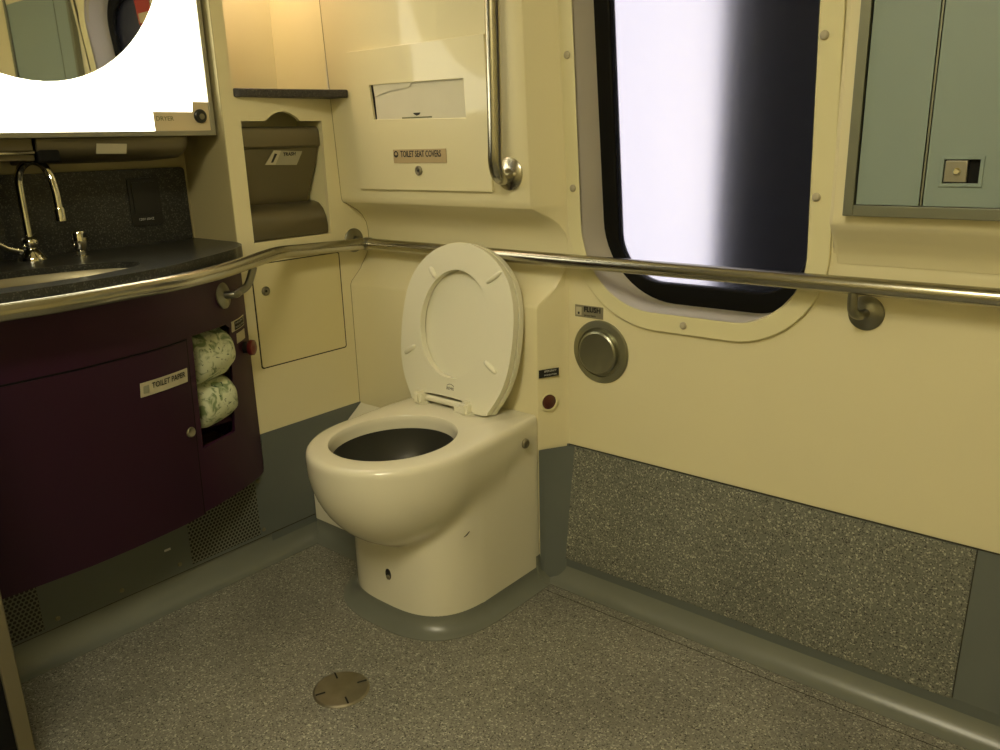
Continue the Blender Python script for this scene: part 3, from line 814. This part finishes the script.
# waste hatch
ht = root('wall_hatch', (W,-.18,.56), 'square cream access door with a round lock in the left wall below the handrail', 'hatch')
bm = planar(rrect(-.331,-.029,.559,.849,.008,4))
mesh_obj('door_gap', extrude_flat(bm, lambda a,b_: (W+.0006,a,b_), (-.0016,0,0)), M['caulk'], ht)
bm = planar(rrect(-.3275,-.0335,.563,.846,.006,4))
mesh_obj('door', extrude_flat(bm, lambda a,b_: (W+.0022,a,b_), (-.002,0,0)), M['door_cream'], ht)
lk = mesh_obj('lock', lathe(bmesh.new(), [(0,0),(.0125,0),(.0125,.003),(.010,.005),(.006,.003),(0,.003)], (W+.0022,-.293,.773), (1,0,0), 24), M['screw'], ht, smooth=True, angle=30)
mesh_obj('keyhole', lathe(bmesh.new(), [(0,0),(.0035,0),(.0035,.001),(0,.001)], (W+.0052,-.293,.773), (1,0,0), 12), M['ink'], lk)

# ------------------------------------------------------------------ mirror cabinet
mc = root('mirror_cabinet', (-.15,-.76,1.19), 'wall cabinet with a glowing frosted front around an oval mirror, over the washbasin', 'mirror cabinet')
MX = -.062; Y0, Y1, Z0, Z1 = -1.15, -.373, 1.182, 2.05
mesh_obj('body', bx(-.249,MX-.02,Y0,Y1-.002,Z0+.004,Z1), M['alu'], mc)
bm = planar([(Y0,Z0),(Y1,Z0),(Y1,Z1),(Y0,Z1)], [[(Y0+.012,Z0+.012),(Y1-.012,Z0+.012),(Y1-.012,Z1-.012),(Y0+.012,Z1-.012)]])
mesh_obj('front_frame', extrude_flat(bm, lambda a,b_: (MX,a,b_), (-.022,0,0)), M['alu'], mc, bevel=.002)
mir = ellipse(-.765, 1.70, .332, .402, 72)
strip = [(-.565,Z0+.013),(Y1-.013,Z0+.013),(Y1-.013,1.262),(-.428,1.262),(-.432,1.236),(-.565,1.234)]
bm = planar([(Y0+.012,Z0+.012),(-.532,Z0+.012),(-.532,1.238),(-.430,1.238),(-.426,1.262),(Y1-.012,1.262),(Y1-.012,Z1-.012),(Y0+.012,Z1-.012)], [mir])
mesh_obj('lit_panel', extrude_flat(bm, lambda a,b_: (MX-.004,a,b_), (-.003,0,0)), M['lightpanel'], mc, label='glowing white frosted panel')
bm = planar([(-.532,Z0+.012),(Y1-.012,Z0+.012),(Y1-.012,1.262),(-.426,1.262),(-.430,1.238),(-.532,1.238)])
cn = mesh_obj('corner_plate', extrude_flat(bm, lambda a,b_: (MX-.004,a,b_), (-.003,0,0)), mat('frosted_unlit_corner',(.62,.52,.33),.5), mc, label='unlit lower corner with lock')
text_obj('DRYER', .015, (MX-.0035,-.527,1.222), (0,1,0), (0,0,1), mat('olive_print',(.16,.16,.07),.6), cn, 'lettering', 'LEFT', .0003)
lk = mesh_obj('lock', lathe(bmesh.new(), [(0,0),(.0165,0),(.0165,.004),(.0135,.006),(0,.006)], (MX-.0035,-.411,1.228), (1,0,0), 28), M['blackplastic'], mc, smooth=True, angle=30)
mesh_obj('key_slot', lathe(bmesh.new(), [(.003,0),(.007,0),(.007,.001),(.003,.001)], (MX+.0025,-.409,1.227), (1,0,0), 16), M['screw'], lk)
# oval mirror glass, set very slightly toed in
bm = planar(mir)
yaw = math.tan(math.radians(.85))
mesh_obj('oval_mirror', extrude_flat(bm, lambda a,b_: (MX-.0085-(a+.765)*yaw*1.0+.0, a, b_), (-.003,0,0)), M['mirror'], mc)

# units hanging under the cabinet
sdp = root('soap_dispenser', (-.12,-.62,1.13), 'rounded dark metal unit with a beige label, slung under the mirror cabinet', 'dispenser')
bm = bmesh.new()
pf = [(-.245,1.184),(-.078,1.184),(-.076,1.165),(-.086,1.145),(-.110,1.131),(-.245,1.124)]
ys = [(-.80,.0),(-.46,0),(-.447,.010),(-.440,.028)]
rows = []
for (y, sh_) in ys: rows.append([bm.verts.new((lerp(x,-.16,sh_*4), y, lerp(z,1.184,sh_*14))) for x, z in pf])
for i in range(len(rows)-1):
    for k in range(len(pf)): bm.faces.new((rows[i][k],rows[i][(k+1)%len(pf)],rows[i+1][(k+1)%len(pf)],rows[i+1][k]))
bm.faces.new(rows[0]); bm.faces.new(rows[-1])
bd = mesh_obj('casing', bm, M['dispenser'], sdp, bevel=.004)
mesh_obj('dark_end', bx(-.245,-.080,-.80,-.752,1.130,1.1835), M['black'], sdp, bevel=.006)
bm = bmesh.new(); vs = [bm.verts.new(p) for p in ((-.0835,-.672,1.146),(-.0835,-.602,1.144),(-.0742,-.602,1.166),(-.0742,-.672,1.168))]; bm.faces.new(vs)
mesh_obj('label_plate', bm, M['tag'], sdp, solid=-.001)
tw = root('towel_slot_unit', (-.12,-.97,1.13), 'bright horizontal steel towel slot under the left end of the mirror cabinet', 'dispenser')
bm = bmesh.new(); box(bm, -.245,-.088,-1.14,-.803,1.135,1.184)
mesh_obj('casing', bm, M['dispenser'], tw, bevel=.003)
mesh_obj('lip', tube(bmesh.new(), [(-.082,-1.14,1.152),(-.082,-.806,1.152)], .0055, 12), M['chrome'], tw, smooth=True)

# ------------------------------------------------------------------ vanity
yb_ = [-1.2,-1.077,-.913,-.8,-.67,-.55,-.442,-.37,-.3605]; xb_ = [.075,.088,.098,.092,.077,.045,.004,-.036,-.044]
yt_ = [-1.2,-1.036,-.896,-.72,-.594,-.45,-.40,-.37,-.3605]; xt_ = [.21,.235,.235,.205,.15,.055,.012,-.033,-.044]
def vx(y, z):
    t = (z-.26)/.62
    # smooth interpolation by averaging
    s = 0
    for d in (-.03,-.015,0,.015,.03):
        yy = min(-.3605, y+d); s += interp(yy,yb_,xb_)*(1-t)+interp(yy,yt_,xt_)*t
    v = s/5
    if y > -.40: v = lerp(v, interp(y,yb_,xb_)*(1-t)+interp(y,yt_,xt_)*t, (y+.40)/.04)
    return v
cutsy = [-1.15+.03*k for k in range(1,26)]; cutsz = [.265+.08*k for k in range(1,8)]
vn = root('vanity_cabinet', (-.1,-.75,.265), 'dark aubergine curved cabinet under the washbasin counter', 'cabinet')
opening = [(-.604,.443),(-.482,.439),(-.476,.60),(-.474,.718),(-.490,.730),(-.622,.737)]
bm = planar([(-1.15,.265),(-.382,.265),(-.3615,.268),(-.3615,.878),(-1.15,.878)], [opening], cutsy, cutsz)
mesh_obj('body', extrude_flat(bm, lambda a,b_: (vx(a,b_),a,b_), (-.012,0,0)), M['purple'], vn, smooth=True, angle=30)
bm = planar([(-1.15,-.249)]+[(y, vx(y,.268)-.012) for y in [-1.15+.0394*k for k in range(21)]]+[(-.3635,-.249)])
mesh_obj('bottom_panel', extrude_flat(bm, lambda a,b_: (b_,a,.2655), (0,0,.01)), M['purple'], vn)
rz = lambda a, b_: (vx(a,b_)+.0012, a, b_)
bm = planar([(-1.149,.262),(-.609,.262),(-.640,.7355),(-1.149,.7355)], [], cutsy, cutsz)
mesh_obj('door_gap', extrude_flat(bm, rz, (-.004,0,0)), M['black'], vn)
bm = planar([(-1.149,.262),(-.6135,.262),(-.644,.7315),(-1.149,.7315)], [], cutsy, cutsz)
vd = mesh_obj('door', extrude_flat(bm, lambda a,b_: (vx(a,b_)+.0036, a, b_), (-.004,0,0)), M['purple2'], vn, smooth=True, angle=30)
def von(y, z, d=.0): return Vector((vx(y,z)+.0036+d, y, z))
def vplate(name, y0, y1, z0, z1, mt, par, d=.0, th=.0015, base=.0036):
    bm = planar([(y0,z0),(y1,z0),(y1,z1),(y0,z1)], [], [y0+(y1-y0)*k/4 for k in (1,2,3)])
    return mesh_obj(name, extrude_flat(bm, lambda a,b_: (vx(a,b_)+base+d, a, b_), (-th,0,0)), mt, par)
tl = vplate('label_plate', -.775,-.646,.633,.6665, M['tag'], vd, .0014)
tdv = von(-.65,.65)-von(-.76,.65)
udv = von(-.7,.67)-von(-.7,.63)
text_obj('TOILET PAPER', .0185, von(-.747,.6535,.0021), (0,1,0), (0,0,1), M['ink'], tl, 'lettering', 'LEFT', .0004, .0003, width=.094, wrap=lambda p: Vector((vx(p.y,p.z)+.0036+.0022, p.y, p.z)))
vplate('pictogram', -.768,-.754,.640,.658, mat('grey_pictogram',(.28,.28,.2),.6), tl, .0022)
lkp = von(-.645,.503)
bm = lathe(bmesh.new(), [(0,0),(.0125,0),(.0125,.004),(.010,.006),(.006,.004),(0,.004)], lkp, (1,.25,.15), 24)
mesh_obj('door_lock', bm, M['screw'], vd, smooth=True, angle=30)
# recess for the rolls
bm = bmesh.new(); box(bm, -.10,-.092,-.645,-.45,.41,.76); box(bm, -.092,-.02,-.47,-.462,.41,.76)
bm2 = bx(-.092,.022,-.640,-.462,.466,.478)
mesh_obj('recess_back', bm, M['purple'], vn); mesh_obj('recess_floor', bm2, M['purple'], vn)

def roll(name, c, r, L, label, seed, tilt=0.0):
    rnd = random.Random(seed)
    bm = bmesh.new()
    pr = [(0,-L/2+.004),(.014,-L/2+.004),(.020,-L/2+.001),(r*.7,-L/2-.003),(r*.93,-L/2+.004),(r,-L/2+.018),(r*1.02,0),(r,L/2-.018),(r*.92,L/2-.004),(r*.6,L/2),(.018,L/2-.002),(.012,L/2-.006),(0,L/2-.006)]
    lathe(bm, pr, (0,0,0), (0,1,0), 40)
    for v in bm.verts:
        a = math.atan2(v.co.z, v.co.x); k = 1+.035*math.sin(3*a+seed)+.018*math.sin(7*a+2*seed+40*v.co.y)
        v.co.x *= k; v.co.z *= k
    M4 = Matrix.Translation(c) @ Matrix.Rotation(tilt,4,'X') @ Matrix.Rotation(math.radians(14),4,'Z')
    bm.transform(M4)
    o = mesh_obj(name, bm, M['wrapper'], smooth=True)
    return tag(o, label, 'toilet roll', 'wrapped toilet rolls stacked in the vanity opening')
roll('toilet_roll', (.030,-.545,.661), .066, .115, 'upper green-printed wrapped toilet roll stacked in the vanity opening', 1, .08)
roll('toilet_roll', (.018,-.538,.535), .056, .118, 'lower green-printed wrapped toilet roll resting on the opening floor', 5, .10)
cb = root('call_button', (.005,-.41,.644), 'red round push button sticking out near the right edge of the vanity', 'button')
n_ = Vector((.8,.55,0)).normalized()
p0 = Vector((vx(-.405,.644)+.000,-.405,.644))
mesh_obj('button_stem', lathe(bmesh.new(), [(0,-.004),(.016,-.004),(.016,.014),(0,.014)], p0, n_, 24), M['blackplastic'], cb, smooth=True, angle=30)
mesh_obj('push_cap', lathe(bmesh.new(), [(0,.014),(.019,.014),(.021,.018),(.020,.026),(.012,.030),(0,.031)], p0, n_, 32), M['red'], cb, smooth=True, angle=40)
s1 = vplate('emergency_sign', -.466,-.394,.703,.730, M['tag'], None, .0008, .0015, .001); tag(s1, 'small pale framed sign beside the top of the roll opening on the vanity', 'sign')
s1b = vplate('sign_face', -.452,-.397,.7055,.7275, M['ink'], s1, .0015, .0008, .001)
td1 = von(-.40,.72)-von(-.44,.72); ud1 = von(-.42,.73)-von(-.42,.71)
text_obj('EMERGENCY', .0072, von(-.449,.7222,.0004), (0,1,0), (0,0,1), M['white'], s1b, 'lettering', 'LEFT', .0002, width=.049, wrap=lambda p: Vector((vx(p.y,p.z)+.0032, p.y, p.z)))
text_obj('PUSH BUTTON', .0062, von(-.449,.7115,.0004), (0,1,0), (0,0,1), M['white'], s1b, 'lettering', 'LEFT', .0002, width=.049, wrap=lambda p: Vector((vx(p.y,p.z)+.0032, p.y, p.z)))
s2 = vplate('beige_plate', -.445,-.396,.668,.694, M['tag'], None, .0008, .0015, .001); tag(s2, 'blank beige rectangular plate above the red button on the vanity', 'plate')
# rail bracket on the vanity
bp_ = Vector((vx(-.497,.806)+.001,-.497,.806)); bn = Vector((.82,.5,.12)).normalized()
flange(tuple(bp_), bn, .033)
mesh_obj('bracket_arm', tube(bmesh.new(), catmull([bp_+bn*.006, bp_+bn*.030+Vector((0,.005,-.002)), (.100,-.462,.811),(.104,-.438,.826),(.108,-.420,.868)],6), .0095, 16), M['rail_dark'], hr, smooth=True)

# kick panels under the vanity
kp = root('kick_panel', (W,-.75,.08), 'grey metal kick panel with perforated vents and screws under the vanity cabinet', 'panel')
mesh_obj('panel', bx(W-.006,W+.004,-1.15,-.3605,.072,.275), M['skirt'], kp)
mesh_obj('vent', bx(W+.004,W+.0052,-.610,-.397,.084,.245), M['grille'], kp, label='perforated vent at the right end')
mesh_obj('vent', bx(W+.004,W+.0052,-1.10,-.987,.082,.235), M['grille'], kp, label='perforated vent at the left end')
for (y, z) in ((-.955,.095),(-.801,.096),(-.645,.099),(-.386,.095),(-.387,.245)):
    mesh_obj('screw', lathe(bmesh.new(), [(0,0),(.006,0),(.0055,.002),(.003,.003),(0,.002)], (W+.004,y,z), (1,0,0), 14), M['screw'], kp, smooth=True, angle=40)
mesh_obj('small_tag', bx(W+.004,W+.0046,-.680,-.663,.150,.156), M['white'], kp)

# ------------------------------------------------------------------ countertop with basin
CT, CTH = .914, .036
fr = catmull([(.262,-1.15,0),(.268,-1.03,0),(.262,-.896,0),(.228,-.72,0),(.168,-.594,0),(.096,-.468,0),(.064,-.430,0),(.040,-.404,0),(.010,-.384,0),(-.025,-.370,0),(-.044,-.3628,0)], 6)
outl = [(p.x, p.y) for p in fr]+[(W,-.3625),(-.249,-.3625),(-.249,-1.15)]
ct = root('countertop', (0,-.75,.88), 'dark speckled solid-surface washbasin counter with a curved front edge', 'countertop')
sink_el = ellipse(.092,-.945,.115,.245,56)
mesh_obj('slab', extrude_flat(planar(outl, [sink_el]), lambda a,b_: (a,b_,CT), (0,0,-CTH)), M['solid'], ct, bevel=.006)
bm = planar(rrect(-1.15,-.375,CT-.002,1.105,.012,4))
mesh_obj('backsplash', extrude_flat(bm, lambda a,b_: (-.236,a,b_), (-.012,0,0)), M['solid'], ct, bevel=.003)
bm = bmesh.new(); rg = []
for (s, z) in ((1.0,CT-.014),(.985,CT-.015),(.965,.880),(.93,.86),(.85,.82),(.6,.79),(.2,.78)):
    rg.append([bm.verts.new((.092+.115*s*math.cos(t), -.945+.245*s*math.sin(t), z)) for t in [2*PI*k/56 for k in range(56)]])
for i in range(len(rg)-1):
    for k in range(56): bm.faces.new((rg[i][k], rg[i][(k+1)%56], rg[i+1][(k+1)%56], rg[i+1][k]))
bm.faces.new(rg[-1])
bs = mesh_obj('washbasin', bm, M['basin'], smooth=True); tag(bs, 'oval steel washbasin bowl set under the dark counter', 'washbasin')
ol = root('power_outlet', (-.236,-.495,1.02), 'black power outlet cover on the dark backsplash behind the basin', 'outlet')
mesh_obj('cover', extrude_flat(planar(rrect(-.539,-.455,.962,1.082,.003,3)), lambda a,b_: (-.2325,a,b_), (-.0035,0,0)), M['blackplastic'], ol, bevel=.001)
mesh_obj('flap', extrude_flat(planar(rrect(-.530,-.464,.992,1.072,.003,3)), lambda a,b_: (-.2295,a,b_), (-.003,0,0)), M['blackplastic'], ol, bevel=.001)
text_obj('120V 60HZ', .0088, (-.2320,-.522,.978), (0,1,0), (0,0,1), M['white'], ol, 'lettering', 'LEFT', .0002)

# faucet
fc = root('faucet', (-.178,-.813,.914), 'chrome gooseneck faucet standing behind the oval washbasin', 'faucet')
mesh_obj('base', lathe(bmesh.new(), [(0,0),(.031,0),(.031,.003),(.027,.010),(.019,.022),(.013,.028),(.017,.033),(.0195,.040),(.017,.048),(.010,.054),(0,.054)], (-.178,-.813,.914), (0,0,1), 32), M['chrome'], fc, smooth=True, angle=50)
gz = [(-.178,-.813,.960),(-.178,-.813,1.06),(-.176,-.812,1.095),(-.165,-.807,1.120),(-.140,-.796,1.134),(-.112,-.784,1.128),(-.093,-.778,1.105),(-.083,-.776,1.070),(-.080,-.776,1.032)]
mesh_obj('spout', tube(bmesh.new(), catmull(gz,6), .0088, 20), M['chrome'], fc, smooth=True, angle=60)
mesh_obj('nozzle', lathe(bmesh.new(), [(0,0),(.0115,0),(.0115,.026),(.0095,.030),(0,.030)], (-.0795,-.7758,1.004), (.02,-.005,1), 20), M['chrome'], fc, smooth=True, angle=40)
mesh_obj('lever', tube(bmesh.new(), [(-.178,-.835,.935),(-.172,-.862,.945),(-.165,-.888,.962)], [.009,.006,.007], 14), M['chrome'], fc, smooth=True, angle=60)
st = root('soap_pump', (-.127,-.728,.914), 'short chrome push tap standing on the counter right of the gooseneck faucet', 'tap')
mesh_obj('stem', lathe(bmesh.new(), [(0,0),(.016,0),(.016,.003),(.010,.005),(.010,.013),(.0145,.018),(.0165,.034),(.0165,.055),(.014,.060),(0,.060)], (-.127,-.724,.914), (0,0,1), 28), M['chrome'], st, smooth=True, angle=40)
mesh_obj('nozzle', lathe(bmesh.new(), [(0,.0),(.006,.0),(.006,.012),(.004,.014),(0,.012)], (-.118,-.718,.965), (.8,.5,0), 16), M['blackplastic'], st, smooth=True, angle=40)

# ------------------------------------------------------------------ partition at the left foreground
pt = mesh_obj('wall_partition', bx(-.26,.316,-1.235,-1.1565,0,ZM), M['black']); tag(pt, kind='structure')
o = mesh_obj('trim_7', bx(.300,.325,-1.180,-1.152,0,ZM), M['jamb'], bevel=.004); tag(o, kind='structure')

# ------------------------------------------------------------------ floor drain
fd = root('floor_drain', (.592,-.632,0), 'round worn steel floor drain cover set in the speckled floor in front of the toilet', 'drain')
mesh_obj('cover', lathe(bmesh.new(), [(0,0),(.062,0),(.062,.0015),(.058,.004),(.050,.0048),(0,.0052)], (.592,-.632,0), (0,0,1), 56), mat('worn_bronze_steel',(.30,.27,.19),.36,metal=.8,var=.3,vscale=30), fd, smooth=True, angle=20)
for k in range(4):
    a = PI/4+.35+k*PI/2
    bm = bmesh.new(); tube(bm, [(.592+math.cos(a)*r_, -.632+math.sin(a)*r_, .0052) for r_ in (.036,.057)], .0019, 6)
    mesh_obj('slot', bm, M['ink'], fd)

# ------------------------------------------------------------------ lights of the room
cl = root('ceiling_light', (1.42,-1.75,ZM-.02), 'long warm ceiling light panel over the middle of the room', 'ceiling light')
mesh_obj('diffuser', bx(1.24,1.60,-2.15,-1.35,ZM-.022,ZM-.012), M['ceil_light'], cl)
mesh_obj('frame', bx(1.21,1.63,-2.18,-1.32,ZM-.012,ZM), M['alu'], cl)

w = bpy.data.worlds.new('world'); SC.world = w; w.use_nodes = True
w.node_tree.nodes['Background'].inputs[0].default_value = (.01,.01,.012,1); w.node_tree.nodes['Background'].inputs[1].default_value = .3

# ------------------------------------------------------------------ camera
cam = bpy.data.cameras.new('camera'); co = bpy.data.objects.new('camera', cam); COL.objects.link(co)
cam.sensor_width = 36; cam.lens = 811/1000*36; cam.clip_start = .02
Rr = Matrix(((0.76692958,0.15798749,-0.62197989),(0.64114111,-0.23019366,0.73208535),(-0.0275155,-0.96023478,-0.2778346)))
right = Rr.col[0]; down = Rr.col[1]; fwd = Rr.col[2]
loc = Vector((1.6165*1.15, -1.352*1.15, 1.15))
co.matrix_world = Matrix(((right.x,-down.x,-fwd.x,loc.x),(right.y,-down.y,-fwd.y,loc.y),(right.z,-down.z,-fwd.z,loc.z),(0,0,0,1)))
SC.camera = co
SC.view_settings.view_transform = 'Standard'
try: SC.view_settings.look = 'None'
except Exception: pass
SC.view_settings.gamma = 1; SC.view_settings.exposure = 0; SC.view_settings.use_curve_mapping = False
